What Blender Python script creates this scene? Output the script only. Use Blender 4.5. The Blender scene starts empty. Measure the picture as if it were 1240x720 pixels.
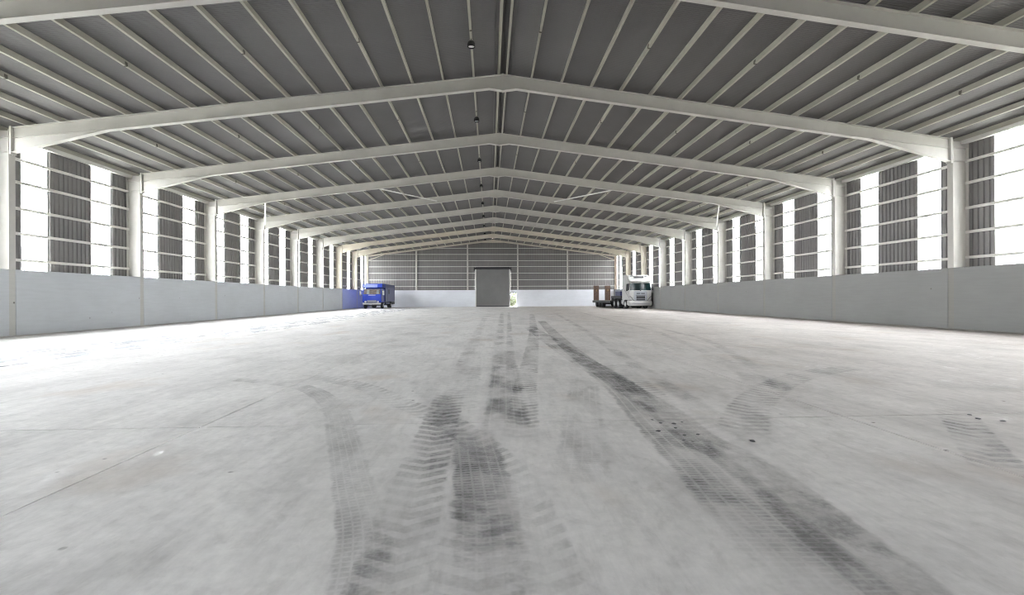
import bpy, bmesh, math, random
from mathutils import Vector, Matrix

random.seed(7)
S = bpy.context.scene
COL = S.collection

# ---------------------------------------------------------------- camera
F_PX, YAW, PIT, ROLL = 574.149, .0478, -.0003, -.0046
CAM = Vector((-.5146, 0, 1.2537))
r0 = Vector((math.cos(YAW), -math.sin(YAW), 0)); f0 = Vector((math.sin(YAW), math.cos(YAW), 0)); u0 = Vector((0, 0, 1))
fw = f0 * math.cos(PIT) + u0 * math.sin(PIT); up = u0 * math.cos(PIT) - f0 * math.sin(PIT)
rt = r0 * math.cos(ROLL) + up * math.sin(ROLL); up = up * math.cos(ROLL) - r0 * math.sin(ROLL)
cam = bpy.data.cameras.new('camera'); cam_o = bpy.data.objects.new('camera', cam); COL.objects.link(cam_o)
M = Matrix((rt, up, -fw)).transposed().to_4x4(); M.translation = CAM
cam_o.matrix_world = M
cam.sensor_width = 36; cam.lens = F_PX / 1240 * 36; cam.clip_start = .05; cam.clip_end = 500
S.camera = cam_o

# ---------------------------------------------------------------- sky, light, exposure
SKY = 10.0
w = bpy.data.worlds.new('sky'); S.world = w; w.use_nodes = True
bg = w.node_tree.nodes['Background']
bg.inputs['Color'].default_value = (.955, .97, 1, 1); bg.inputs['Strength'].default_value = SKY
S.view_settings.view_transform = 'Standard'; S.view_settings.look = 'None'
S.view_settings.gamma = 1; S.view_settings.use_curve_mapping = False
S.view_settings.exposure = 2.35
S.cycles.max_bounces = 10; S.cycles.diffuse_bounces = 7; S.cycles.transparent_max_bounces = 24
S.cycles.use_denoising = True
S.cycles.pixel_filter_type = 'BOX'; S.cycles.filter_width = 1.0

def portal(name, loc, rot, sx, sy):
    l = bpy.data.lights.new(name, 'AREA'); l.shape = 'RECTANGLE'; l.size = sx; l.size_y = sy
    l.cycles.is_portal = True
    o = bpy.data.objects.new(name, l); COL.objects.link(o); o.location = loc; o.rotation_euler = rot
R90 = math.pi / 2

# ---------------------------------------------------------------- dimensions (metres)
B = 6.0005; Y0 = 16.856
def K(k): return Y0 + k * B
YF, YB = K(-3), K(8)              # front and back gable planes
HW = 16.65                        # inner face of columns and of the concrete wall
XC = 17.29                        # side cladding plane
HWALL = 2.277
def RT(x): return 9.1527 - .1254 * abs(x)     # top of the rafters
SL = math.atan(.1254)

portal('daylight_left', (-17.75, (YF + YB) / 2, 4.7), (0, -R90, 0), 5.2, YB - YF)
portal('daylight_right', (17.75, (YF + YB) / 2, 4.7), (0, R90, 0), 5.2, YB - YF)
portal('daylight_back', (2.79, YB + .7, 1.0), (-R90, 0, 0), 1.2, 2.1)

# ---------------------------------------------------------------- materials
class N:
    def __init__(s, name):
        s.m = bpy.data.materials.new(name); s.m.use_nodes = True; s.t = s.m.node_tree; s.n = s.t.nodes; s.l = s.t.links
        s.b = s.n['Principled BSDF']; s.out = s.n['Material Output']
    def node(s, kind, **kw):
        x = s.n.new(kind)
        for k, v in kw.items(): setattr(x, k, v)
        return x
    def link(s, a, b): s.l.new(a, b)
    def val(s, sock, v):
        if hasattr(v, 'links') or isinstance(v, bpy.types.NodeSocket): s.link(v, sock)
        else: sock.default_value = v
    def math(s, op, a, b=None, c=None, clamp=False):
        x = s.node('ShaderNodeMath', operation=op, use_clamp=clamp)
        for i, v in enumerate((a, b, c)):
            if v is not None: s.val(x.inputs[i], v)
        return x.outputs[0]
    def noise(s, co, scale, detail=4, rough=.55, dist=0):
        x = s.node('ShaderNodeTexNoise'); s.link(co, x.inputs['Vector'])
        x.inputs['Scale'].default_value = scale; x.inputs['Detail'].default_value = detail
        x.inputs['Roughness'].default_value = rough; x.inputs['Distortion'].default_value = dist
        return x.outputs['Fac']
    def ramp(s, fac, *stops):
        x = s.node('ShaderNodeValToRGB'); e = x.color_ramp.elements
        while len(e) < len(stops): e.new(.5)
        for i, (p, c) in enumerate(stops):
            e[i].position = p; e[i].color = (*c, 1) if isinstance(c, tuple) else (c, c, c, 1)
        s.link(fac, x.inputs[0]); return x.outputs[0]
    def mix(s, fac, a, b, mode='MIX'):
        x = s.node('ShaderNodeMix', data_type='RGBA', blend_type=mode)
        s.val(x.inputs[0], fac)
        for i, v in ((6, a), (7, b)):
            if isinstance(v, tuple): x.inputs[i].default_value = (*v, 1)
            else: s.link(v, x.inputs[i])
        return x.outputs[2]
    def smooth(s, x, a, b):
        n = s.node('ShaderNodeMapRange', interpolation_type='SMOOTHSTEP'); s.val(n.inputs[0], x)
        n.inputs[1].default_value = a; n.inputs[2].default_value = b
        return n.outputs[0]
    def pos(s, scale=(1, 1, 1)):
        g = s.node('ShaderNodeNewGeometry'); mp = s.node('ShaderNodeMapping'); s.link(g.outputs['Position'], mp.inputs['Vector'])
        mp.inputs['Scale'].default_value = scale; return mp.outputs[0]

def paint(name, c, rough=.5, metal=0, var=.06, scale=1.5):
    n = N(name); f = n.noise(n.pos(), scale, 5, .6)
    n.link(n.ramp(f, (.3, tuple(max(0, v * (1 - var)) for v in c)), (.7, tuple(min(1, v * (1 + var)) for v in c))), n.b.inputs['Base Color'])
    n.b.inputs['Roughness'].default_value = rough; n.b.inputs['Metallic'].default_value = metal
    return n.m

m_frame = paint('frame_paint', (.475, .46, .43), .45)
m_cream = paint('cream_steel', (.53, .485, .41), .5)  # warmer tone for the two farthest frames and gable steel
m_tan = paint('tan_primer', (.46, .36, .29), .6)
m_purlin = paint('purlin_paint', (.38, .365, .31), .5, var=.05)
m_girt = paint('girt_paint', (.6, .59, .555), .5)
m_cleat = paint('cleat_steel', (.10, .09, .075), .6)
m_brace = paint('brace_paint', (.75, .745, .73), .45)
m_black = paint('black_rubber', (.016, .016, .018), .7)
m_dark = paint('dark_metal', (.035, .035, .04), .5)
m_chrome = paint('grey_alloy', (.55, .55, .56), .35, .6)
m_white = paint('truck_white', (.5, .5, .49), .5, var=.02)
m_greytrim = paint('grille_grey', (.36, .38, .42), .45)
m_blue = paint('truck_blue', (.002, .03, .32), .4, var=.05)
m_navy = paint('navy_paint', (.025, .035, .12), .35, var=.1)
m_bluegrey = paint('blue_grey_panel', (.13, .135, .235), .45, var=.12, scale=3)
m_lavender = paint('pale_blue_reflection', (.17, .21, .46), .5)
m_rust = paint('rusty_brown_steel', (.13, .085, .065), .8, var=.35, scale=6)
m_door = paint('door_grey', (.17, .168, .165), .55)
m_lens = paint('lamp_lens', (.75, .75, .74), .3)
m_bark = paint('bark', (.12, .09, .06), .9, var=.3, scale=12)
m_interior = paint('cab_interior', (.10, .08, .068), .8, var=.5, scale=5)
m_orange = paint('orange_lens', (.32, .19, .06), .6)

def sheet_mat(name, c, var=.1):
    n = N(name)
    f = n.noise(n.pos((.25, .25, .25)), 1.2, 4); f2 = n.noise(n.pos((1, 1, 1)), .9, 2)
    c1 = n.ramp(f, (.3, tuple(v * (1 - var) for v in c)), (.7, tuple(v * (1 + var) for v in c)))
    n.link(c1, n.b.inputs['Base Color'])
    n.link(n.math('MULTIPLY_ADD', f2, .2, .42), n.b.inputs['Roughness'])
    n.b.inputs['Metallic'].default_value = .15
    return n.m
m_roof = sheet_mat('roof_sheet', (.165, .16, .16))
m_clad = sheet_mat('steel_cladding', (.178, .171, .168))

def glass(name, c, rough=.08):
    n = N(name); n.b.inputs['Base Color'].default_value = (*c, 1); n.b.inputs['Roughness'].default_value = rough
    n.b.inputs['Specular IOR Level'].default_value = .15
    f = n.noise(n.pos(), 2.5, 2)
    n.link(n.ramp(f, (.3, tuple(v * .6 for v in c)), (.7, c)), n.b.inputs['Base Color'])
    return n.m
m_glass = glass('dark_windscreen', (.008, .02, .022), .12)
m_glass_clear = glass('pale_cab_glass', (.26, .28, .27))

def translucent():
    n = N('translucent_sheet'); n.n.remove(n.b)
    f = n.noise(n.pos((.6, .6, .25)), 1.5, 4)
    tr = n.node('ShaderNodeBsdfTransparent'); tl = n.node('ShaderNodeBsdfTranslucent'); gl = n.node('ShaderNodeBsdfGlossy')
    n.link(n.ramp(f, (.3, (.84, .86, .86)), (.7, (.93, .935, .935))), tr.inputs[0]); tl.inputs[0].default_value = (.88, .89, .89, 1)
    gl.inputs['Roughness'].default_value = .35
    a = n.node('ShaderNodeMixShader'); a.inputs[0].default_value = .35; n.link(tr.outputs[0], a.inputs[1]); n.link(tl.outputs[0], a.inputs[2])
    b = n.node('ShaderNodeMixShader'); b.inputs[0].default_value = .04; n.link(a.outputs[0], b.inputs[1]); n.link(gl.outputs[0], b.inputs[2])
    n.link(b.outputs[0], n.out.inputs[0]); return n.m
m_trans = translucent()

def concrete_wall(name, c, stain):
    n = N(name); p = n.pos()
    f1 = n.noise(n.pos((.5, .5, .7)), .9, 5, .6); f2 = n.noise(n.pos((.6, .6, 7)), 1.6, 4); f3 = n.noise(p, 22, 3)
    base = n.ramp(f1, (.28, tuple(v * .93 for v in c)), (.72, tuple(min(1, v * 1.05) for v in c)))
    lines = n.ramp(f2, (.35, .955), (.6, 1.0))
    c2 = n.mix(1.0, base, lines, 'MULTIPLY')
    vor = n.node('ShaderNodeTexVoronoi'); n.link(p, vor.inputs['Vector']); vor.inputs['Scale'].default_value = 1.15
    dots = n.math('MULTIPLY', n.smooth(vor.outputs['Distance'], .05, .025), stain)
    c3 = n.mix(dots, c2, (.16, .15, .14))
    n.link(c3, n.b.inputs['Base Color']); n.b.inputs['Roughness'].default_value = .72
    bp = n.node('ShaderNodeBump'); bp.inputs['Strength'].default_value = .12; bp.inputs['Distance'].default_value = .01
    n.link(f3, bp.inputs['Height']); n.link(bp.outputs[0], n.b.inputs['Normal'])
    return n.m
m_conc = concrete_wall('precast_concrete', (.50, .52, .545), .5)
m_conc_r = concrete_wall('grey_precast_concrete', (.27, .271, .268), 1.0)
m_conc_b = concrete_wall('painted_back_concrete', (.72, .74, .79), .2)
m_conc_blue = concrete_wall('blue_tinted_concrete', (.33, .38, .68), .3)  # bluer tone for the last left wall panels
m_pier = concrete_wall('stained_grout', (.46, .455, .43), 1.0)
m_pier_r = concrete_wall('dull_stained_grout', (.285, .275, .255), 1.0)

def floor_mat():
    n = N('floor_concrete'); p = n.pos()
    big = n.noise(n.pos((.22, .16, 1)), 1.0, 5, .6, .4)
    mid = n.noise(n.pos((1.0, .5, 1)), 1.1, 6, .62, .5)
    fine = n.noise(p, 9, 5, .7)
    base = n.ramp(big, (.25, (.75, .742, .735)), (.5, (.83, .822, .815)), (.75, (.88, .875, .87)))
    dirt = n.ramp(mid, (.3, (.78, .775, .77)), (.52, (.97, .965, .96)), (.75, (1.06, 1.06, 1.05)))
    c = n.mix(1.0, base, dirt, 'MULTIPLY')
    c = n.mix(.38, c, n.ramp(fine, (.3, .70), (.7, 1.12)), 'MULTIPLY')
    smudge = n.noise(n.pos((1.7, .9, 1)), 4.2, 9, .72, .5)
    c = n.mix(.8, c, n.ramp(smudge, (.30, (.80, .795, .79)), (.48, (.97, .97, .968)), (.7, (1.05, 1.05, 1.05))), 'MULTIPLY')
    scr = n.noise(n.pos((9, .7, 1)), 1.4, 6, .7, .3)
    c = n.mix(.5, c, n.ramp(scr, (.34, .86), (.5, 1.0), (.68, 1.06)), 'MULTIPLY')
    warm = n.noise(n.pos((.9, .6, 1)), .8, 3)
    c = n.mix(n.math('MULTIPLY', n.smooth(warm, .56, .72), .35), c, (.53, .44, .36))
    # fine grey speckle
    vor = n.node('ShaderNodeTexVoronoi'); n.link(p, vor.inputs['Vector']); vor.inputs['Scale'].default_value = 3.5
    vor.inputs['Randomness'].default_value = 1
    c = n.mix(n.math('MULTIPLY', n.smooth(vor.outputs['Distance'], .09, .03), n.smooth(mid, .5, .62)), c, (.2, .19, .18))
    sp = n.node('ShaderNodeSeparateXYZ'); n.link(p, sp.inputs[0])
    dusty = n.math('MULTIPLY_ADD', n.math('SUBTRACT', big, .5), 5.0, sp.outputs[0])        # brown dust tone plus dimmer light painted in towards the right
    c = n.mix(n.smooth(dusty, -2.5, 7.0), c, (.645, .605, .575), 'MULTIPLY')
    n.link(c, n.b.inputs['Base Color'])
    wet = n.noise(n.pos((.55, .22, 1)), 1.6, 4, .6)
    wet2 = n.noise(n.pos((2.6, 1.3, 1)), 2.6, 7, .75)
    gloss = n.math('MULTIPLY', n.smooth(wet, .50, .60), n.smooth(wet2, .52, .64))
    n.link(n.math('MULTIPLY_ADD', gloss, -.33, .66), n.b.inputs['Roughness'])
    n.link(n.math('MULTIPLY_ADD', gloss, .2, .14), n.b.inputs['Specular IOR Level'])
    bp = n.node('ShaderNodeBump'); bp.inputs['Strength'].default_value = .18; bp.inputs['Distance'].default_value = .01
    n.link(n.math('ADD', n.math('MULTIPLY', fine, .6), mid), bp.inputs['Height']); n.link(bp.outputs[0], n.b.inputs['Normal'])
    return n.m
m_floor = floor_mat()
m_joint = paint('joint_filler', (.10, .095, .09), .9)

def track_mat(style):
    n = N('tyre_mark_' + style)
    uv = n.node('ShaderNodeUVMap'); sx = n.node('ShaderNodeSeparateXYZ'); n.link(uv.outputs[0], sx.inputs[0])
    at = n.node('ShaderNodeAttribute', attribute_name='fade'); p = n.pos()
    u = n.math('SUBTRACT', sx.outputs[0], .5); v = sx.outputs[1]
    au = n.math('ABSOLUTE', u)
    nz = n.noise(p, 5, 5, .65); nz2 = n.noise(p, 28, 4, .7); nz3 = n.noise(n.pos((1, .45, 1)), 1.6, 3)
    edge = n.smooth(n.math('MULTIPLY_ADD', n.math('SUBTRACT', nz, .5), .30, au), .50, .40)
    brk = n.math('MULTIPLY', n.math('MULTIPLY_ADD', n.smooth(nz3, .40, .62), .8, .2), n.math('MULTIPLY_ADD', n.smooth(n.noise(p, 3.2, 6, .7), .34, .6), .5, .5))
    if style == 'lug':
        ph = n.math('FRACT', n.math('ADD', n.math('DIVIDE', v, .15), n.math('MULTIPLY', au, 1.35)))
        st = n.math('MULTIPLY', n.smooth(n.math('MULTIPLY_ADD', n.math('SUBTRACT', nz, .5), .35, ph), .25, .40), n.smooth(ph, .98, .86))
        pat = n.math('MULTIPLY', st, n.math('MULTIPLY_ADD', n.smooth(nz2, .35, .6), .45, .55))
        pat = n.math('MULTIPLY_ADD', pat, .85, .15)
        col = (.20, .20, .205)
    elif style == 'fine':
        rows = n.smooth(n.math('PINGPONG', n.math('ADD', n.math('DIVIDE', v, .045), n.math('MULTIPLY', nz, .5)), .5), .10, .24)
        cols = n.smooth(n.math('PINGPONG', n.math('MULTIPLY', u, 6.0), .5), .06, .16)
        pat = n.math('MULTIPLY', n.math('MULTIPLY', rows, cols), n.math('MULTIPLY_ADD', n.smooth(nz2, .3, .65), .5, .5))
        pat = n.math('MULTIPLY_ADD', pat, .5, .5)
        col = (.24, .238, .24)
    elif style == 'blotch':
        pat = n.math('MULTIPLY', n.smooth(nz, .36, .62), n.math('MULTIPLY_ADD', n.smooth(nz2, .35, .62), .5, .5))
        pat = n.math('MULTIPLY_ADD', pat, .7, .3)
        col = (.16, .155, .155); brk = n.math('MULTIPLY_ADD', n.smooth(nz3, .36, .58), .5, .5)
    elif style == 'damp':
        dn = n.noise(n.pos((2.2, .55, 1)), 1.2, 4, .6)
        pat = n.smooth(dn, .50, .60); col = (.17, .19, .23); brk = 1.0
    else:
        streak = n.noise(uv.outputs[0], 9, 3)
        pat = n.math('MULTIPLY_ADD', n.smooth(nz, .3, .7), .5, .5)
        pat = n.math('MULTIPLY', pat, n.math('MULTIPLY_ADD', n.smooth(nz2, .3, .7), .4, .6))
        edge = n.smooth(n.math('MULTIPLY_ADD', n.math('SUBTRACT', nz, .5), .5, au), .52, .18)
        col = (.2, .2, .205)
    al = n.math('MULTIPLY', n.math('MULTIPLY', n.math('MULTIPLY', pat, edge), brk), at.outputs['Fac'], clamp=True)
    n.b.inputs['Base Color'].default_value = (*col, 1); n.b.inputs['Roughness'].default_value = .8 if style != 'damp' else .35
    n.b.inputs['Specular IOR Level'].default_value = .2
    n.link(al, n.b.inputs['Alpha'])
    return n.m

def leaf_mat(name, c1, c2):
    n = N(name); f = n.noise(n.pos(), 3.5, 3)
    n.link(n.ramp(f, (.35, c1), (.65, c2)), n.b.inputs['Base Color']); n.b.inputs['Roughness'].default_value = .5
    return n.m
m_leaf = leaf_mat('shrub_leaf', (.012, .022, .004), (.05, .065, .009))
m_leaf2 = leaf_mat('tree_leaf', (.03, .06, .015), (.07, .11, .03))
m_ground = leaf_mat('yard_ground', (.16, .17, .10), (.26, .25, .2))

# ---------------------------------------------------------------- mesh builder
class MB:
    def __init__(s): s.v = []; s.f = []; s.mi = []; s.mat = 0
    def add(s, vs, fs):
        o = len(s.v); s.v += [tuple(p) for p in vs]; s.f += [tuple(i + o for i in f) for f in fs]; s.mi += [s.mat] * len(fs)
        return s
    def box(s, x0, x1, y0, y1, z0, z1):
        return s.add([(x, y, z) for z in (z0, z1) for x, y in ((x0, y0), (x1, y0), (x1, y1), (x0, y1))],
                     [(3, 2, 1, 0), (4, 5, 6, 7), (0, 1, 5, 4), (1, 2, 6, 5), (2, 3, 7, 6), (3, 0, 4, 7)])
    def prism(s, poly, a, b, axis='y'):
        n = len(poly)
        def P(p, t): return (p[0], t, p[1]) if axis == 'y' else ((t, p[0], p[1]) if axis == 'x' else (p[0], p[1], t))
        vs = [P(p, a) for p in poly] + [P(p, b) for p in poly]
        fs = [tuple(range(n))[::-1], tuple(range(n, 2 * n))] + [(i, (i + 1) % n, n + (i + 1) % n, n + i) for i in range(n)]
        return s.add(vs, fs)
    def tube(s, p, q, r, seg=8):
        p, q = Vector(p), Vector(q); d = (q - p).normalized(); a = d.orthogonal().normalized(); b = d.cross(a)
        vs = [c + a * r * math.cos(t) + b * r * math.sin(t) for c in (p, q) for t in [2 * math.pi * i / seg for i in range(seg)]]
        fs = [(i, (i + 1) % seg, seg + (i + 1) % seg, seg + i) for i in range(seg)] + [tuple(range(seg))[::-1], tuple(range(seg, 2 * seg))]
        return s.add(vs, fs)
    def lathe(s, prof, c, axis='z', seg=20):
        n = len(prof); vs = []
        for i in range(seg):
            t = 2 * math.pi * i / seg; ct, st = math.cos(t), math.sin(t)
            for r, h in prof:
                vs.append((c[0] + r * ct, c[1] + r * st, c[2] + h) if axis == 'z' else (c[0] + h, c[1] + r * ct, c[2] + r * st))
        fs = [(i * n + j, ((i + 1) % seg) * n + j, ((i + 1) % seg) * n + j + 1, i * n + j + 1) for i in range(seg) for j in range(n - 1)]
        return s.add(vs, fs)
    def mesh(s, name, mats, bevel=0, smooth=False, mirror=False):
        me = bpy.data.meshes.new(name)
        v = [(-a, b, c) for a, b, c in s.v] if mirror else s.v
        me.from_pydata(v, [], s.f)
        for m in (mats if isinstance(mats, (list, tuple)) else [mats]): me.materials.append(m)
        for p, i in zip(me.polygons, s.mi): p.material_index = i
        bm = bmesh.new(); bm.from_mesh(me)
        if bevel:
            bmesh.ops.remove_doubles(bm, verts=bm.verts, dist=1e-5)
            es = [e for e in bm.edges if len(e.link_faces) == 2 and e.calc_face_angle(0) > .35]
            bmesh.ops.bevel(bm, geom=es, offset=bevel, segments=2, affect='EDGES', clamp_overlap=True)
        bmesh.ops.recalc_face_normals(bm, faces=bm.faces)
        bm.to_mesh(me); bm.free()
        if smooth:
            me.shade_smooth()
        return me
    def build(s, name, mats, parent=None, **kw): return obj(name, s.mesh(name, mats, **kw), parent)

def obj(name, me, parent=None, loc=(0, 0, 0), rot=(0, 0, 0)):
    o = bpy.data.objects.new(name, me); COL.objects.link(o); o.location = loc; o.rotation_euler = rot
    if parent: o.parent = parent
    return o
def tag(o, label=None, cat=None, group=None, kind=None):
    for k, v in (('label', label), ('category', cat), ('group', group), ('kind', kind)):
        if v: o[k] = v
    return o
def empty(name, loc=(0, 0, 0), rz=0): return obj(name, None, None, loc, (0, 0, rz))

# ================================================================= SETTING
# ---- ground outside
tag(MB().box(-90, 90, -60, 140, -.6, -.28).build('ground', m_ground), 'open yard ground outside the hall', 'ground', kind='structure')

# ---- floor: base and nine big slabs separated by joints
floor = tag(MB().box(-17.4, 17.4, YF - .3, YB + .3, -.28, -.012).build('floor', m_joint), 'pale grey concrete hall floor with dusty tyre tracks', 'floor', kind='structure')
JX = [-17.35, -3.34, 3.16, 17.35]; JY = [YF - .3, 4.77, 34.8, YB + .3]; G = .0075
for i in range(3):
    for j in range(3):
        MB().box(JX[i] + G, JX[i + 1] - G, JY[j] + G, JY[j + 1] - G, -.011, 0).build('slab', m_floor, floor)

# ---- tyre tracks: thin films of dust and rubber lying on the slabs
def spline(pts, step=.12):
    P = [Vector((*p, 0)) for p in pts]; P = [2 * P[0] - P[1]] + P + [2 * P[-1] - P[-2]]; out = []
    for i in range(1, len(P) - 2):
        n = max(2, int((P[i + 1] - P[i]).length / step)); a, b, c, d = P[i - 1:i + 3]
        def tj(t, p, q): return t + max(1e-4, (q - p).length) ** .5
        t0 = 0; t1 = tj(t0, a, b); t2 = tj(t1, b, c); t3 = tj(t2, c, d)
        for k in range(n):
            t = t1 + (t2 - t1) * k / n
            A1 = a * ((t1 - t) / (t1 - t0)) + b * ((t - t0) / (t1 - t0)); A2 = b * ((t2 - t) / (t2 - t1)) + c * ((t - t1) / (t2 - t1)); A3 = c * ((t3 - t) / (t3 - t2)) + d * ((t - t2) / (t3 - t2))
            B1 = A1 * ((t2 - t) / (t2 - t0)) + A2 * ((t - t0) / (t2 - t0)); B2 = A2 * ((t3 - t) / (t3 - t1)) + A3 * ((t - t1) / (t3 - t1))
            out.append(B1 * ((t2 - t) / (t2 - t1)) + B2 * ((t - t1) / (t2 - t1)))
    out.append(P[-2]); return out
def strip(name, mat, pts, width, strength, z, fade=.5):
    P = spline(pts); vs = []; uv = []; fd = []; L = 0; tot = sum((P[i + 1] - P[i]).length for i in range(len(P) - 1))
    for i, p in enumerate(P):
        if i: L += (p - P[i - 1]).length
        d = (P[min(i + 1, len(P) - 1)] - P[max(i - 1, 0)]).normalized(); s = Vector((-d.y, d.x, 0))
        vs += [(p - s * width / 2 + Vector((0, 0, z)))[:], (p + s * width / 2 + Vector((0, 0, z)))[:]]
        a = min(1, L / fade, (tot - L) / fade) * strength * 1.2; fd += [a, a]; uv += [(0, L), (1, L)]
    fs = [(2 * i, 2 * i + 1, 2 * i + 3, 2 * i + 2) for i in range(len(P) - 1)]
    me = bpy.data.meshes.new(name); me.from_pydata(vs, [], fs); me.materials.append(mat)
    ul = me.uv_layers.new(name='UVMap')
    for l in me.loops: ul.data[l.index].uv = uv[l.vertex_index]
    at = me.attributes.new('fade', 'FLOAT', 'POINT')
    for i, a in enumerate(fd): at.data[i].value = a
    bm = bmesh.new(); bm.from_mesh(me); bmesh.ops.recalc_face_normals(bm, faces=bm.faces)
    if bm.faces[:] and bm.faces[:][0].normal.z < 0: bmesh.ops.reverse_faces(bm, faces=bm.faces)
    bm.to_mesh(me); bm.free()
    return obj(name, me, floor)
TM = {s: track_mat(s) for s in ('lug', 'fine', 'blotch', 'smear', 'damp')}
TRACKS = [
    ('blotch', 0.44, 0.36, [(2.24, 25.3), (1.39, 10.12), (1.37, 6.41), (1.39, 5.21), (1.33, 4.12), (1.39, 3.49), (1.36, 2.89), (1.28, 2.34), (1.25, 1.99), (1.21, 1.41)]),
    ('fine', 0.55, 0.46, [(1.17, 20.36), (1.26, 10.44), (1.34, 6.92), (1.15, 4.54), (1.08, 3.5), (1.0, 2.68), (0.96, 2.1), (0.94, 1.47)]),
    ('smear', 0.36, 0.4, [(0.55, 39.73), (-0.1, 17.95), (-0.37, 8.99), (-0.43, 6.85), (-0.47, 4.11)]),
    ('smear', 0.26, 0.4, [(1.1, 39.62), (0.16, 15.93), (-0.07, 10.25), (-0.23, 5.98)]),
    ('fine', 0.5, 0.45, [(-0.22, 8.98), (-0.31, 5.99), (-0.37, 4.11)]),
    ('fine', 0.42, 0.55, [(-0.7, 4.66), (-0.6, 3.61), (-0.53, 2.77), (-0.51, 2.25), (-0.5, 1.5)]),
    ('lug', 0.4, 0.4, [(-1.03, 6.58), (-1.01, 4.53), (-1.01, 3.46), (-0.98, 2.8), (-0.96, 2.28), (-0.94, 1.47)]),
    ('lug', 0.46, 0.6, [(-0.54, 3.2), (-0.56, 2.49), (-0.57, 2.12), (-0.58, 1.46)]),
    ('fine', 0.3, 0.3, [(-5.1, 7.69), (-4.07, 7.39), (-3.08, 6.73), (-2.37, 5.67), (-1.83, 4.32), (-1.42, 3.19), (-1.18, 2.52), (-0.97, 1.52)]),
    ('lug', 0.36, 0.28, [(-3.32, 7.71), (-2.3, 6.8), (-1.51, 5.61), (-0.96, 4.83), (-0.54, 3.9), (-0.34, 3.12), (-0.27, 2.47), (-0.29, 1.58)]),
    ('lug', 0.36, 0.38, [(2.66, 35.38), (0.96, 15.84), (0.24, 8.94), (-0.03, 6.51), (-0.16, 5.12), (-0.25, 4.1)]),
    ('lug', 0.5, 0.25, [(-0.92, 11.11), (-0.89, 7.23), (-0.9, 5.17)]),
    ('smear', 0.35, 0.28, [(6.14, 18.16), (5.77, 13.77), (4.7, 9.84), (3.96, 7.66), (3.26, 5.74), (2.88, 4.52)]),
    ('lug', 0.5, 0.32, [(5.84, 7.97), (4.72, 7.43), (3.62, 6.56), (2.67, 5.54), (2.13, 4.79), (1.66, 3.98)]),
    ('lug', 0.36, 0.55, [(4.67, 5.11), (4.05, 4.35), (3.56, 3.75), (3.07, 3.13)]),
    ('smear', 0.34, 0.36, [(4.61, 36.88), (3.27, 20.1), (2.38, 10.82), (2.06, 7.39), (1.89, 5.6), (1.71, 4.36)]),
    ('fine', 0.45, 0.22, [(0.99, 7.47), (0.49, 5.08), (0.18, 3.56), (0.04, 2.97)]),
    ('smear', 0.4, 0.22, [(-0.78, 32.73), (-0.93, 16.04), (-1.0, 10.33), (-1.08, 7.62)]),
    ('smear', 0.34, 0.25, [(7.15, 40.72), (5.91, 24.78), (5.52, 17.31), (4.54, 11.54), (3.79, 8.13), (3.05, 6.01)]),
    ('lug', 0.5, 0.3, [(1.84, 8.81), (1.54, 6.4), (1.46, 5.41), (1.48, 4.37), (1.54, 3.77)]),
    ('smear', 0.45, 0.3, [(-1.75, 7.67), (-1.12, 5.58), (-0.82, 4.26), (-0.71, 3.29)]),
    ('blotch', 0.5, 0.25, [(-2.31, 3.38), (-1.95, 3.09), (-1.6, 2.83)]),
    ('smear', 0.6, 0.22, [(0.09, 3.56), (0.45, 3.29), (0.76, 2.7), (0.87, 2.11)]),
]
for i, (st, wd, a, pts) in enumerate(TRACKS):
    strip('tyre_track', TM[st], pts, wd, a, .0008 + .0004 * i, fade=.9 if st != 'lug' else .5)
strip('damp_stain', TM['damp'], [(-10.9, 8.5), (-10.3, 16), (-10.1, 24), (-10.2, 40), (-10.3, 56)], 2.6, 1.3, .0006, 2)

# ---- side walls
def corr_profile(width, pitch, depth, top=.35, slope=.12):
    """(along, height) polyline of a trapezoidal sheet"""
    out = []; n = round(width / pitch)
    for i in range(n):
        a = i * pitch
        out += [(a, 0), (a + pitch * (1 - top - 2 * slope), 0), (a + pitch * (1 - top - slope), depth), (a + pitch * (1 - slope), depth)]
    out.append((n * pitch, 0)); return out
def side_sheet(width, z0, z1, mat):
    pr = corr_profile(width, .2, .035); m = MB()
    vs = [(h, a, z) for z in (z0, z1) for a, h in pr]; n = len(pr)
    m.add(vs, [(i, i + 1, n + i + 1, n + i) for i in range(n - 1)])
    return m.mesh('cladding_sheet', mat)
ZC0, ZC1 = 2.1, 7.14
SH = {(wd, t): side_sheet(wd, ZC0, ZC1, m_trans if t else m_clad) for wd, t in ((1, 0), (1, 1), (2, 0))}
GIRT_Z = (2.66, 3.6, 4.49, 5.42, 6.23)
g = MB().box(-.035, .035, .02, B - .02, -.048, .048)
girt_me = g.mesh('girt', m_girt)
panel_len = B - .22
m = MB().box(0, .07, .11, B - .11, .035, HWALL); panel_me = m.mesh('concrete_panel', m_conc, bevel=.008)
panel_r_me = m.mesh('concrete_panel', m_conc_r, bevel=.008)
panel_blue_me = m.mesh('concrete_panel', m_conc_blue, bevel=.008)
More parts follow.
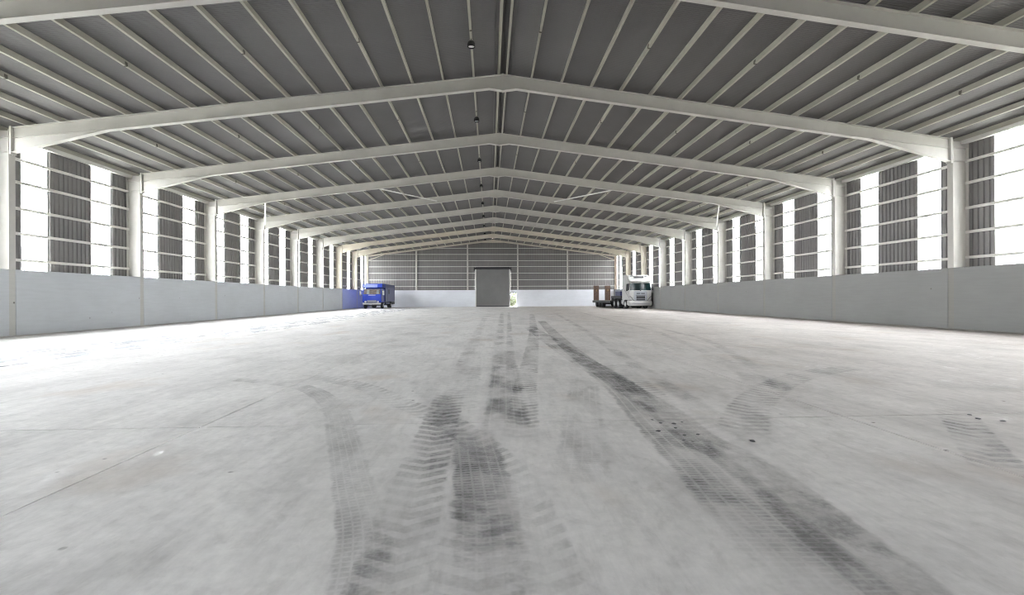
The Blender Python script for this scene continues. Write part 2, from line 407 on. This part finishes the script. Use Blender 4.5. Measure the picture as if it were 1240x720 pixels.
def side_wall(name, s, label):
    m = MB().box(s * (HW + .07), s * (XC - .02), YF, YB - .02, 0, HWALL)
    for k in range(-3, 8): m.box(s * (HW + .012), s * (HW + .07), K(k) - .112, K(k) + .112, .03, HWALL - .002)
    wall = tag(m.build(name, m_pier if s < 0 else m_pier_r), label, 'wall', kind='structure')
    for k in range(-3, 8):
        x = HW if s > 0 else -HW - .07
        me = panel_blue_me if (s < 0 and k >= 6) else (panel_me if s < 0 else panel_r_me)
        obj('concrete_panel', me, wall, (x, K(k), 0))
        y = K(k)
        for a, wd, t in ((0, 1, 0), (1, 1, 1), (2, 2, 0), (4, 1, 1), (5, 1, 0)):
            obj('translucent_sheet' if t else 'steel_sheet', SH[(wd, t)], wall, (s * XC - .017, y + a, 0))
        for z in GIRT_Z:
            if k < 8: obj('girt', girt_me, wall, (s * (XC - .055), y, z))
    e = MB()
    e.box(s * 17.06, s * 17.2, YF, YB, 6.86, 6.872).box(s * 17.06, s * 17.07, YF, YB, 6.86, 7.0).box(s * 17.06, s * 17.2, YF, YB, 6.99, 7.0)
    e.build('eave_beam', m_girt, wall)
    return wall
wl = side_wall('wall_left', -1, 'left side wall, concrete below, grey cladding and bright strips above')
wr = side_wall('wall_right', 1, 'right side wall, concrete below, grey cladding and bright strips above')

# ---- roof
PH = .175                                         # purlin height
def roof_half(s):
    p = .0762; seg = 4; n = int((YB - YF + .8) / p) * seg; y0 = YF - .4; vs = []; fs = []
    xs = (.07, 17.62)
    for x in xs:
        for i in range(n + 1):
            vs.append((s * x, y0 + i * p / seg, RT(x) + PH + .012 + .012 * (1 + math.sin(2 * math.pi * i / seg + .4))))
    fs = [(i, i + 1, n + 2 + i, n + 1 + i) for i in range(n)]
    return MB().add(vs, fs)
ceil = tag(MB().prism([(-.3, 9.30), (0, 9.45), (.3, 9.30), (.3, 9.31), (0, 9.465), (-.3, 9.31)], YF - .4, YB + .4).build('ceiling', m_roof),
           'pitched grey corrugated steel roof on cream purlins', 'roof', kind='structure')
for s in (1, -1): roof_half(s).build('corrugated_roof_slope', m_roof, ceil)
def purlin_mesh(mirror):
    t = .005; h = PH; a = -.03; b = .035; y0, y1 = YF - .05, YB + .05
    m = MB().box(a, a + t, y0, y1, 0, h).box(a, b, y0, y1, 0, t).box(a, b, y0, y1, h - t, h).box(b - t, b, y0, y1, 0, .02).box(b - t, b, y0, y1, h - .02, h)
    return m.mesh('purlin', m_purlin, mirror=mirror)
PM = {1: purlin_mesh(False), -1: purlin_mesh(True)}
cl = MB().box(-.04, .03, -.045, .045, .02, .11).box(-.035, .035, -.03, .03, -.008, .03); CM = {1: cl.mesh('cleat', m_cleat), -1: cl.mesh('cleat', m_cleat, mirror=True)}
PX = [.13] + [1.02 + 1.0775 * i for i in range(15)] + [17.12]
for s in (1, -1):
    for i, x in enumerate(PX):
        o = obj('purlin', PM[s], ceil, (s * x, 0, RT(x)), (0, s * SL, 0))
        if i in (1, 4, 7, 10, 13):
            for k in range(-3, 8): obj('purlin_cleat', CM[s], o, (0, K(k + .5), 0))

# ---- portal frames
def rafter_mesh():
    m = MB(); t = .007; fwid = .095; ft = .016
    D = .432
    def top(x): return RT(x)
    def bot(x): return RT(x) - D
    xe = 16.58
    m.prism([(.0, top(0)), (xe, top(xe)), (xe, bot(xe)), (.48, bot(.48)), (0, 8.59)], -t, t)
    m.prism([(0, top(0)), (xe, top(xe)), (xe, top(xe) - ft), (0, top(0) - ft)], -fwid, fwid)
    m.prism([(.48, bot(.48)), (13.5, bot(13.5)), (13.5, bot(13.5) - ft), (.48, bot(.48) - ft)], -fwid, fwid)
    m.prism([(0, 8.59), (.48, bot(.48)), (.48, bot(.48) - ft), (0, 8.59 - ft)], -fwid, fwid)
    m.prism([(13.6, bot(13.6) + .035), (xe, bot(xe) + .09), (xe, bot(xe) + .075), (13.6, bot(13.6) + .02)], -.06, .06)
    return m
def haunch_mesh():
    m = MB(); t = .007; ft = .016; bot = lambda x: RT(x) - .432
    za, zb = bot(13.5), 6.24
    m.prism([(13.5, za), (16.58, bot(16.58)), (16.58, zb)], -t, t)
    m.prism([(13.5, za), (16.58, zb), (16.58, zb - ft), (13.5, za - ft)], -.095, .095)
    return m
def column_mesh():
    m = MB(); xi, xo = HW, 17.26; zt = 6.98; ft = .016
    m.box(xi, xi + ft, -.115, .115, HWALL, zt).box(xo - ft, xo, -.115, .115, HWALL, zt).box(xi, xo, -.007, .007, HWALL, zt)
    for z in (6.235, 6.72): m.box(xi + ft, xo - ft, -.1, .1, z, z + .014)
    return m
def endplate_mesh(): return MB().box(16.585, HW - .002, -.1, .1, 6.16, RT(16.6) + .03)
def frames():
    src = {}
    for mat in (m_frame, m_cream):
        for nm, f in (('rafter', rafter_mesh), ('haunch', haunch_mesh), ('column', column_mesh), ('end_plate', endplate_mesh)):
            mb = f(); src[nm, mat.name, 1] = mb.mesh(nm, mat); src[nm, mat.name, -1] = mb.mesh(nm, mat, mirror=True)
        src['apex_plate', mat.name] = MB().box(-.016, .016, -.1, .1, 8.55, RT(0) + .02).mesh('apex_plate', mat)
    order = ['overhead steel portal frame just in front of the camera, above the picture edge',
             'nearest visible steel portal frame, cut off by the top corners of the picture',
             'large steel portal frame spanning the whole picture, its columns at both edges',
             'third steel portal frame back from the camera, behind the largest one',
             'steel portal frame with tube braces running back from its rafters',
             'steel portal frame that the roof brace tubes reach from the front',
             'steel portal frame right behind the braced bay of the roof',
             'grey steel portal frame just in front of the cream toned ones',
             'nearer of the two cream toned portal frames at the far end',
             'farther of the two cream toned portal frames, last before the gable']
    for j, k in enumerate(range(-2, 8)):
        mt = m_cream if k >= 6 else m_frame
        root = tag(empty('portal_frame', (0, K(k), HWALL)), order[j], 'steel frame', 'steel portal frames of the hall')
        for s in (-1, 1):
            for nm in ('column', 'rafter', 'haunch', 'end_plate'): obj(nm, src[nm, mt.name, s], root, (0, 0, -HWALL))
        obj('apex_plate', src['apex_plate', mt.name], root, (0, 0, -HWALL))
frames()
# roof braces between the fifth and sixth frames
for s, nm in ((-1, 'left'), (1, 'right')):
    tag(MB().tube((s * 16.5, K(3) - .12, 6.5), (s * 13.85, K(2) + .12, 7.0), .045).build('brace_tube', m_brace),
        f'thin pale brace tube dropping to the {nm} column top below the haunch', 'brace', 'roof brace tubes')
    tag(MB().tube((s * 7.6, K(2) + .12, 7.95), (s * 4.3, K(3) - .12, 8.28), .04).build('brace_tube', m_brace),
        f'slanting pale brace tube under the middle of the {nm} roof slope', 'brace', 'roof brace tubes')

# ---- gable walls
def gable_sheet(x0, x1, zb, y, pitch=.333, depth=.04, sgn=-1):
    pr = corr_profile(max(pitch, round((x1 - x0) / pitch) * pitch), pitch, depth); sc = (x1 - x0) / pr[-1][0]
    vs = []; n = len(pr)
    xs = [x0 + a * sc for a, h in pr]
    for z in (0, 1): vs += [(xs[i], y + sgn * pr[i][1], zb if z == 0 else RT(xs[i]) + PH + .01) for i in range(n)]
    return MB().add(vs, [(i, i + 1, n + i + 1, n + i) for i in range(n - 1)])
POSTS = (-10.4, -3.46, 3.40, 10.28)
DX0, DX1, DZ = -2.36, 2.27, 5.14                 # roller door
PX0, PX1, PZ = 2.33, 3.26, 1.92                  # small doorway
yb = YB + .02
bw = MB().box(-17.25, DX0 - .045, yb, yb + .2, 0, HWALL).box(PX1, 17.25, yb, yb + .2, 0, HWALL).box(DX1 + .05, PX1, yb, yb + .2, PZ, HWALL)
wb = tag(bw.build('wall_back', m_conc_b), 'far gable wall, white concrete below, grey ribbed cladding above', 'wall', kind='structure')
yc = yb + .16
edges = [-17.27, POSTS[0], POSTS[1], DX0 - .03, DX1 + .03, POSTS[2], POSTS[3], 17.27]
for i in range(len(edges) - 1):
    gable_sheet(edges[i], edges[i + 1], DZ + .2 if i == 3 else HWALL - .12, yc + .05).build('cladding_sheet', m_clad, wb)
GZ = (2.79, 3.69, 4.59, 5.47, 6.27, 7.15, 8.0)
px = (-17.1,) + POSTS + (17.1,)
for z in GZ:
    for a, c in zip(px[:-1], px[1:]):
        lim = (9.1 - z) / .1254 - .3
        a2, c2 = max(a + .06, -lim), min(c - .06, lim)
        if c2 - a2 < .5: continue
        segs = [(a2, c2)]
        if a == POSTS[1] and z < DZ + .1: segs = [(a2, DX0 - .1), (DX1 + .1, c2)]
        for p, q in segs: MB().box(p, q, yc - .09, yc - .03, z - .04, z + .03).build('girt', m_girt, wb)
for x in POSTS:
    z1 = RT(x) - .16
    MB().box(x - .1, x + .1, yc - .14, yc - .128, HWALL, z1).box(x - .1, x + .1, yc - .02, yc - .008, HWALL, z1).box(x - .006, x + .006, yc - .13, yc - .02, HWALL, z1).build('gable_post', m_frame, wb)
for s in (-1, 1):
    x = 16.95 * s
    MB().box(x - .12, x + .12, yc - .16, yc - .145, HWALL, RT(17) - .1).box(x - .12, x + .12, yc - .03, yc - .015, HWALL, RT(17) - .1).box(x - .008, x + .008, yc - .15, yc - .02, HWALL, RT(17) - .1).build('corner_post', m_tan if s > 0 else m_cream, wb)
    # gable rafter
    r = MB().prism([(0, RT(0)), (s * 17.2, RT(17.2)), (s * 17.2, RT(17.2) - .2), (0, RT(0) - .2)], yc - .1, yc - .088)
    r.prism([(0, RT(0) - .2), (s * 17.2, RT(17.2) - .2), (s * 17.2, RT(17.2) - .215), (0, RT(0) - .215)], yc - .16, yc - .02)
    r.prism([(0, RT(0)), (s * 17.2, RT(17.2)), (s * 17.2, RT(17.2) - .015), (0, RT(0) - .015)], yc - .16, yc - .02)
    r.build('gable_rafter', m_cream, wb)
    MB().tube((s * 16.8, yc - .2, 6.35), (s * 14.6, yc - .2, RT(14.6) - .2), .05).build('corner_brace', m_cream, wb)
MB().prism([(-1.6, RT(1.6) - .21), (0, RT(0) - .21), (1.6, RT(1.6) - .21), (.9, RT(0) - .42), (-.9, RT(0) - .42)], yc - .12, yc - .1).build('apex_gusset', m_cream, wb)

# roller shutter door
d1 = tag(empty('door_1', ((DX0 + DX1) / 2, yb, 0)), 'tall grey closed roller shutter door in the far gable', 'door', kind='structure')
cx = (DX0 + DX1) / 2
curt = MB(); nsl = 44; hs = DZ / nsl
vs = []
prof = []
for i in range(nsl):
    z = i * hs; prof += [(0, z + .004), (-.018, z + hs * .3), (-.018, z + hs * .7), (0, z + hs - .004)]
n = len(prof)
curt.add([(x, y, z) for x in (DX0 - cx + .04, DX1 - cx - .04) for y, z in prof], [(i, i + 1, n + i + 1, n + i) for i in range(n - 1)])
c = curt.build('curtain', m_door, d1); c.location = (0, .05, 0)
MB().box(DX0 - cx + .04, DX1 - cx - .04, .01, .06, 0, .09).build('bottom_bar', m_dark, d1)
for x in (DX0 - cx, DX1 - cx): MB().box(x - .05, x + .05, -.03, .12, 0, DZ + .1).build('jamb', m_girt, d1)
MB().lathe([(0, DX0 - cx - .08), (.13, DX0 - cx - .08), (.13, DX1 - cx + .08), (0, DX1 - cx + .08)], (0, -.06, DZ + .08), 'x', 14).build('roller_drum', m_dark, d1)
MB().box(DX0 - cx, DX1 - cx, .02, .12, DZ - .02, DZ + .28).build('lintel', m_dark, d1)
for s, x in ((-1, DX0 - cx - .16), (1, DX1 - cx + .16)): MB().box(x - .09, x + .09, -.2, .05, DZ - .26, DZ + .24).build('drum_bracket', m_dark, d1, bevel=.01)
# open doorway
d2 = tag(MB().box(PX0 - .02, PX0 + .03, yb - .02, yb + .22, 0, PZ).box(PX1 - .04, PX1 + .01, yb - .02, yb + .22, 0, PZ).box(PX0, PX1, yb - .02, yb + .22, PZ - .04, PZ + .01).build('door_2', m_greytrim),
         'small open doorway beside the roller door with bright greenery outside', 'door', kind='structure')

# front gable behind the camera, closed
yf = YF - .2
wf = tag(MB().box(-17.25, 17.25, yf - .2, yf, 0, HWALL).build('wall_front', m_conc_b), 'front gable wall behind the camera, concrete below and cladding above', 'wall', kind='structure')
gable_sheet(-17.27, 17.27, HWALL - .1, yf - .1).build('cladding_sheet', m_clad, wf)

# ================================================================= THINGS
# ---- high bay lamps under the first purlin left of the ridge
def lamp_parts():
    return {'housing': MB().lathe([(0, .1), (.06, .1), (.10, .06), (.118, .0), (.118, -.075), (.1, -.085), (.097, -.05)], (0, 0, 0), seg=20).mesh('housing', m_black, smooth=False),
            'lens': MB().lathe([(0, -.062), (.07, -.06), (.096, -.052)], (0, 0, 0), seg=20).mesh('lens', m_lens),
            'hook': MB().tube((0, 0, .1), (0, 0, .17), .012).tube((0, 0, .165), (.0, .06, .19), .01).mesh('hook', m_dark)}
LP = lamp_parts()
zl = RT(1.02) - .19
ordn = ['nearest, over the foreground', 'second from the camera', 'third from the camera', 'fourth from the camera', 'fifth from the camera', 'sixth from the camera', 'seventh from the camera', 'eighth from the camera', 'farthest, next to the gable']
for j, k in enumerate(range(-1, 8)):
    root = tag(empty('high_bay_lamp', (-1.02, K(k) + 3.4, zl)), f'round black hanging lamp left of the ridge, {ordn[j]}', 'lamp', 'lamps along the ridge')
    for nm, me in LP.items(): obj(nm, me, root)

# ---- wheels
def wheel(parent, x, y, r, wd, side, rim=m_chrome):
    """side -1/+1: outer face direction along local x"""
    h = wd / 2
    t = MB().lathe([(r * .56, -h), (r * .9, -h), (r, -h * .72), (r, h * .72), (r * .9, h), (r * .56, h)], (x, y, r), 'x', 22).build('wheel', m_black, parent)
    o = side * h
    MB().lathe([(r * .57, o * .98), (r * .5, o * .75), (r * .3, o * .45), (r * .22, o * .9), (0, o * .95)], (x, y, r), 'x', 18).build('rim', rim, t)
    return t

# ---- white tractor unit (local: x right, y back from the front bumper, z up)
ang = math.atan(.06)
TR = (15.19, 48.6, 0)
tr = tag(empty('tractor_unit', TR, ang), 'white lorry tractor unit with dark windscreen parked by the right wall', 'truck')
HWD = 1.2
cab = MB().prism([(.06, .92), (0.0, 1.25), (.02, 1.9), (.20, 2.72), (.26, 2.86), (.62, 3.42), (.85, 3.56), (2.22, 3.60), (2.28, 3.5), (2.28, .92)], -HWD, HWD, 'x')
cab_o = cab.build('cab', m_white, tr, bevel=.07)
def quad_panel(pts, th, nrm):
    n = Vector(nrm).normalized() * th; a = [Vector(p) for p in pts]; b = [p + n for p in a]; k = len(a)
    return MB().add([*a, *b], [tuple(range(k))[::-1], tuple(range(k, 2 * k))] + [(i, (i + 1) % k, k + (i + 1) % k, k + i) for i in range(k)])
nf = (0, -1, .22)
quad_panel([(-1.13, .035, 1.93), (1.13, .035, 1.93), (1.06, .195, 2.68), (-1.06, .195, 2.68)], .02, nf).build('windscreen', m_glass, tr)
for s in (-1, 1):
    x = s * (HWD - .005)
    quad_panel([(x, .22, 1.98), (x, .36, 2.62), (x, .82, 2.62), (x, .95, 1.86), (x, .55, 1.86)], .015, (s, 0, 0)).build('side_window', m_glass, tr)
    quad_panel([(x, 1.08, 2.15), (x, 1.08, 2.62), (x, 1.42, 2.62), (x, 1.42, 2.15)], .012, (s, 0, 0)).build('sleeper_panel', m_white, tr)
    MB().tube((x, .08, 1.15), (x, .55, 1.42), .018).tube((x, .55, 1.42), (x, 1.5, 2.0), .018).build('door_crease', m_dark, tr)
    # mirror
    mm = MB().box(s * 1.3 - .1, s * 1.3 + .1, .0, .14, 1.95, 2.62).build('mirror', m_dark, tr, bevel=.03)
    for z in (2.05, 2.55): MB().tube((s * 1.17, .15, z), (s * 1.28, .1, z), .02).build('mirror_arm', m_dark, mm)
    # headlight
    quad_panel([(s * .74, -.012, .86), (s * 1.17, .04, .95), (s * 1.17, .04, 1.32), (s * .98, -.005, 1.12)], .025, (0, -1, 0)).build('headlight', m_chrome, tr)
    MB().tube((s * .72, -.03, .84), (s * .95, -.03, 1.14), .022).tube((s * .95, -.03, 1.14), (s * 1.17, .0, 1.36), .022).build('light_trim', m_dark, tr)
    MB().box(s * 1.02, s * 1.22, .75, 1.95, .95, 1.1).build('wheel_arch', m_white, tr, bevel=.04)
    MB().box(s * .62, s * 1.18, 1.95, 2.6, .42, .98).build('fuel_tank', m_chrome, tr, bevel=.1)
    for y, r in ((1.32, .5), (3.25, .5), (4.6, .5)):
        wheel(tr, s * 1.03, y, r, .3 if y < 2 else .55, s)
    MB().prism([(3.25 + .62 * math.cos(t), .5 + .62 * math.sin(t)) for t in [math.pi * i / 8 for i in range(9)]] + [(3.25 + .59 * math.cos(t), .5 + .59 * math.sin(t)) for t in [math.pi * (8 - i) / 8 for i in range(9)]], s * .75, s * 1.2, 'x').build('mudguard', m_dark, tr)
    MB().prism([(4.6 + .62 * math.cos(t), .5 + .62 * math.sin(t)) for t in [math.pi * i / 8 for i in range(9)]] + [(4.6 + .59 * math.cos(t), .5 + .59 * math.sin(t)) for t in [math.pi * (8 - i) / 8 for i in range(9)]], s * .75, s * 1.2, 'x').build('mudguard', m_dark, tr)
gr = MB().box(-.72, .72, -.035, .02, .82, 1.78).build('grille', m_greytrim, tr, bevel=.03)
for z, hh, ww in ((1.60, .05, .5), (1.42, .03, .5), (1.2, .13, .46), (.96, .07, .46)):
    for s in ((-1, 1) if z > 1.5 else (0,)):
        MB().box(s * .24 - (.2 if s else ww), s * .24 + (.2 if s else ww), -.05, -.03, z - hh, z + hh).build('slot', m_dark, gr)
MB().box(-.62, .62, -.03, .03, 1.80, 1.87).build('nose_strip', m_greytrim, tr, bevel=.01)
MB().lathe([(0, -.01), (.07, -.01), (.07, .015)], (0, 0, 0), seg=14).build('badge', m_dark, tr).matrix_local = Matrix.Translation((0, -.01, 1.93)) @ Matrix.Rotation(R90, 4, 'X')
MB().prism([(-.06, .34), (-.1, .62), (-.04, .84), (.3, .9), (.7, .9), (.7, .42), (.3, .3)], -1.23, 1.23, 'x').build('bumper', m_white, tr, bevel=.05)
MB().box(-.95, .95, -.115, -.05, .52, .6).build('bumper_strip', m_greytrim, tr)
MB().prism([(.12, 2.78), (-.06, 2.84), (-.04, 2.93), (.2, 2.95), (.3, 2.86)], -1.12, 1.12, 'x').build('sun_visor', m_white, tr, bevel=.02)
MB().prism([(.46, 3.22), (.58, 3.40), (.56, 3.42), (.43, 3.23)], -.52, .52, 'x').build('roof_sign', m_dark, tr)
for s in (-1, 1): MB().box(s * .8 - .12, s * .8 + .12, .5, .62, 3.36, 3.44).build('roof_lamp', m_greytrim, tr, bevel=.02)
MB().box(-.42, -.30, .9, 5.4, .72, 1.0).box(.30, .42, .9, 5.4, .72, 1.0).box(-.42, .42, 5.25, 5.35, .75, .98).box(-.9, .9, 1.25, 1.4, .45, .6).box(-1, 1, 3.2, 3.3, .45, .6).box(-1, 1, 4.55, 4.65, .45, .6).build('chassis', m_dark, tr)
MB().lathe([(0, 0), (.45, 0), (.45, .08), (0, .08)], (0, 3.9, 1.02), seg=20).build('fifth_wheel', m_dark, tr)
MB().box(-.3, .3, .3, .9, .55, .9).build('engine_sump', m_dark, tr)

# ---- low loader trailer behind it
tl = tag(empty('lowloader_trailer', TR, ang), 'low flatbed trailer with two upright rusty ramps behind the white lorry', 'trailer')
MB().box(-1.15, 1.15, 2.75, 6.2, 1.12, 1.36).box(-1.1, -.9, 5.9, 6.3, .6, 1.36).box(.9, 1.1, 5.9, 6.3, .6, 1.36).build('gooseneck', m_dark, tl, bevel=.02)
bx = MB().box(-1.2, 1.2, 2.75, 4.5, 1.37, 1.86).build('front_box', m_navy, tl, bevel=.03)
MB().box(-1.2, 1.2, 2.73, 4.52, 1.87, 2.08).build('box_lid', m_greytrim, bx, bevel=.02)
for z in (1.5, 1.66): MB().box(-1.215, -1.2, 2.95, 3.85, z - .02, z + .02).build('box_rib', m_bluegrey, bx)
MB().box(-1.25, 1.25, 6.1, 13.6, .62, .78).box(-1.27, -1.19, 6.1, 13.6, .55, .82).box(1.19, 1.27, 6.1, 13.6, .55, .82).build('deck_frame', m_dark, tl)
for i in range(8): MB().box(-1.18 + i * .297, -1.18 + i * .297 + .28, 6.12, 13.55, .785, .82).build('deck_plank', m_rust, tl)
for y in (9.6, 10.8, 12.0):
    MB().box(-1, 1, y - .06, y + .06, .35, .5).build('axle', m_dark, tl)
    for s in (-1, 1): wheel(tl, s * 1.02, y, .41, .4, s, m_dark)
MB().box(-1.2, 1.2, 13.5, 13.62, .5, .62).build('rear_bar', m_chrome, tl)
for s in (-1, 1):
    cxr = s * .77
    rp = MB().box(cxr - .34, cxr - .28, 13.45, 13.66, .70, 2.74).box(cxr + .28, cxr + .34, 13.45, 13.66, .70, 2.74).box(cxr - .34, cxr + .34, 13.60, 13.66, .70, 2.74).build('ramp', m_rust, tl)
    for i in range(9): MB().box(cxr - .28, cxr + .28, 13.46, 13.54, .78 + i * .225, .78 + i * .225 + .14).build('rung', m_rust, rp)
    MB().box(cxr - .04, cxr + .04, 13.44, 13.455, 2.0, 2.25).build('reflector', m_orange, rp)
    MB().box(cxr - .3, cxr + .3, 13.4, 13.62, .55, .7).build('ramp_hinge', m_dark, rp)

# ---- blue box lorry at the far left
BX, BYF = -14.22, 56.1
bl = tag(empty('box_lorry', (BX, BYF, 0)), 'blue box lorry with overhanging body parked in the far left corner', 'truck')
hw = 1.08
MB().prism([(.0, .72), (-.02, 1.0), (.0, 1.62), (.1, 1.74), (.28, 2.34), (1.75, 2.36), (1.75, .72)], -hw, hw, 'x').build('cab', m_blue, bl, bevel=.05)
quad_panel([(-.98, .075, 1.70), (.98, .075, 1.70), (.93, .255, 2.29), (-.93, .255, 2.29)], .02, (0, -1, .28)).build('windscreen', m_interior, bl)
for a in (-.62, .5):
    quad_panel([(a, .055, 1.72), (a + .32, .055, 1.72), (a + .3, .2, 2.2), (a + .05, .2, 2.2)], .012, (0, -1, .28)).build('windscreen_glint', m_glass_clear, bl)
for s in (-1, 1):
    x = s * (hw - .004)
    quad_panel([(x, .3, 1.68), (x, .42, 2.25), (x, 1.15, 2.25), (x, 1.15, 1.62)], .012, (s, 0, 0)).build('side_window', m_glass_clear, bl)
    quad_panel([(x, .25, .82), (x, .3, 1.58), (x, 1.15, 1.55), (x, 1.15, .82)], .012, (s, 0, 0)).build('cab_door', m_bluegrey, bl)
    mr = MB().box(s * 1.34 - .09, s * 1.34 + .09, -.02, .06, 1.58, 2.1).build('mirror', m_white, bl, bevel=.02)
    for z in (1.6, 2.1): MB().tube((s * 1.06, .1, z), (s * 1.32, .03, z), .014).build('mirror_arm', m_dark, mr)
    wheel(bl, s * .98, 1.0, .4, .26, s, m_chrome)
    wheel(bl, s * .95, 5.1, .4, .44, s, m_chrome)
    MB().lathe([(0, -.03), (.1, -.03), (.12, .0), (.12, .03)], (0, 0, 0), seg=16).build('headlamp', m_chrome, bl).matrix_local = Matrix.Translation((s * .72, -.05, .82)) @ Matrix.Rotation(R90, 4, 'X')
MB().box(-1.06, 1.06, -.12, .02, .5, .68).build('bumper', m_chrome, bl, bevel=.03)
gl = MB().box(-.55, .55, -.035, .02, .76, .98).build('grille', m_dark, bl)
for i in range(4): MB().box(-.53, .53, -.05, -.03, .78 + i * .05, .8 + i * .05).build('grille_bar', m_chrome, gl)
MB().box(-.42, .42, -.03, .0, 1.56, 1.62).build('nose_badge_strip', m_white, bl)
body = MB().box(-1.17, 1.17, 1.85, 7.5, .78, 2.92).build('box_body', m_navy, bl, bevel=.03)
lut = MB().prism([(.15, 2.44), (.10, 2.5), (.22, 2.88), (.3, 2.93), (1.9, 2.93), (1.9, 2.40)], -1.17, 1.17, 'x').build('overcab_body', m_blue, bl, bevel=.03)
quad_panel([(-1.1, .10, 2.49), (.62, .10, 2.49), (.62, .215, 2.86), (-1.1, .215, 2.86)], .012, (0, -1, .25)).build('front_reflection', m_lavender, lut)  # pale reflection on the overcab front, put in as a coloured sheet
for y0_, y1_, mt in ((1.98, 2.75, m_bluegrey), (3.35, 4.3, m_bluegrey), (4.42, 5.5, m_bluegrey), (5.6, 7.4, m_bluegrey)):
    for s in (-1, 1): quad_panel([(s * 1.166, y0_, .86), (s * 1.166, y1_, .86), (s * 1.166, y1_, 2.55), (s * 1.166, y0_, 2.55)], .012, (s, 0, 0)).build('side_panel', mt, body)
for s in (-1, 1): quad_panel([(s * 1.18, 3.45, 1.75), (s * 1.18, 4.1, 1.75), (s * 1.18, 4.1, 2.3), (s * 1.18, 3.45, 2.3)], .012, (s, 0, 0)).build('side_hatch', m_glass_clear, body)
for s in (-1, 1):
    MB().box(s * 1.0, s * 1.17, 2.2, 4.4, .5, .72).build('side_skirt', m_navy, bl, bevel=.02)
    MB().box(s * 1.0, s * 1.17, 5.75, 7.4, .42, .76).build('side_locker', m_dark, bl, bevel=.02)
MB().box(-.42, -.3, .4, 7.4, .5, .77).box(.3, .42, .4, 7.4, .5, .77).box(-.85, .85, .95, 1.05, .34, .46).box(-.85, .85, 5.05, 5.15, .34, .46).build('chassis', m_dark, bl)

# ---- dirt clods
CL = [(1.126, 4.72, .03), (1.167, 4.599, .035), (1.284, 4.561, .04), (1.041, 4.32, .045), (1.243, 4.417, .03), (1.389, 4.615, .025), (1.23, 4.177, .03), (1.359, 4.194, .035), (1.163, 4.034, .025), (1.739, 3.975, .05), (4.47, 4.70, .04), (4.40, 4.55, .05), (4.55, 4.45, .045)]
for i, (x, y, r) in enumerate(CL):
    r *= .5
    bm = bmesh.new(); bmesh.ops.create_icosphere(bm, subdivisions=2, radius=r)
    for v in bm.verts: v.co *= random.uniform(.75, 1.15); v.co.z = max(0, v.co.z * .3 + r * .1); v.co.x *= 1.25
    me = bpy.data.meshes.new('dirt_clod'); bm.to_mesh(me); bm.free(); me.materials.append(m_dark)
    o = obj('dirt_clod', me, None, (x, y, .009), (0, 0, random.uniform(0, 6)))
    if i < 9: tag(o, 'small dark dirt clod beside the long tyre track near the floor joint', 'dirt clod', 'dirt clods by the tyre track')
    elif i == 9: tag(o, 'single flat dark dirt clod lying right of the long tyre track', 'dirt clod')
    else: tag(o, 'dark crumb of broken floor on the joint at the right', 'dirt clod', 'crumbs at the right floor joint')

# ---- greenery outside the small doorway
def leaf_mass(name, mat, c, rad, n, size, seed):
    rd = random.Random(seed); m = MB()
    for i in range(n):
        while True:
            p = Vector((rd.uniform(-1, 1), rd.uniform(-1, 1), rd.uniform(-1, 1)))
            if .25 < p.length < 1: break
        p = Vector((c[0] + p.x * rad[0], c[1] + p.y * rad[1], c[2] + p.z * rad[2]))
        a = Vector((rd.gauss(0, 1), rd.gauss(0, 1), rd.gauss(0, 1))).normalized(); b = a.orthogonal().normalized(); s = size * rd.uniform(.6, 1.3)
        nn = a.cross(b) * s * .15
        m.add([p - a * s, p - b * s * .4 + nn, p + a * s, p + b * s * .4 + nn], [(0, 1, 2), (0, 2, 3)])
    return m.mesh(name, mat)
def shrub(pos, h, r, seed, label, group, mat=m_leaf, nm='shrub', n=900, size=.12):
    root = tag(empty(nm, pos), label, 'shrub' if nm == 'shrub' else 'tree', group)
    obj('foliage', leaf_mass('foliage', mat, (0, 0, h * .58), (r, r, h * .45), n, size, seed), root)
    st = MB(); rd = random.Random(seed)
    for i in range(4): st.tube((rd.uniform(-.08, .08), rd.uniform(-.08, .08), 0), (rd.uniform(-.5, .5) * r, rd.uniform(-.5, .5) * r, h * .7), .03, 6)
    st.build('stem', m_bark, root)
shrub((3.9, 69.5, -.28), 2.2, .8, 3, 'dark green leafy shrub at the right of the small doorway', 'shrubs outside the doorway')
shrub((2.5, 71.0, -.28), 1.6, .7, 4, 'low yellow green shrub outside at the left of the small doorway', 'shrubs outside the doorway')
shrub((3.2, 74.0, -.28), 5.2, 2.0, 5, 'tall bright shrub farther out behind the small doorway', 'shrubs outside the doorway', n=3500, size=.16)
shrub((2.9, 66.9, -.28), 1.9, .75, 8, 'green shrub close outside filling the small doorway', 'shrubs outside the doorway', n=700)

# ---- trees standing outside along the right wall
crowns = [leaf_mass('crown', m_leaf2, (0, 0, 5.2), (2.2, 2.2, 3.4), 2200, .34, 20 + i) for i in range(3)]
tk = MB().lathe([(.26, 0), (.2, 1.2), (.15, 4), (.05, 7)], (0, 0, 0), seg=9)
for a in range(5): tk.tube((0, 0, 2.6 + a * .5), (1.8 * math.cos(a * 2.4), 1.8 * math.sin(a * 2.4), 4.4 + a * .6), .05, 6)
trunk_me = tk.mesh('trunk', m_bark)
for i in range(10):
    t = tag(empty('tree', (26 + random.uniform(-1, 1.5), 14 + i * 5.4 + random.uniform(-.15, .15), -.28), random.uniform(0, 6)), 'leafy tree outside seen pale through the bright strips of the right wall', 'tree', 'trees outside the right wall')
    sc = random.uniform(.85, 1.0); t.scale = (sc, sc, sc)
    obj('crown', crowns[i % 3], t); obj('trunk', trunk_me, t)
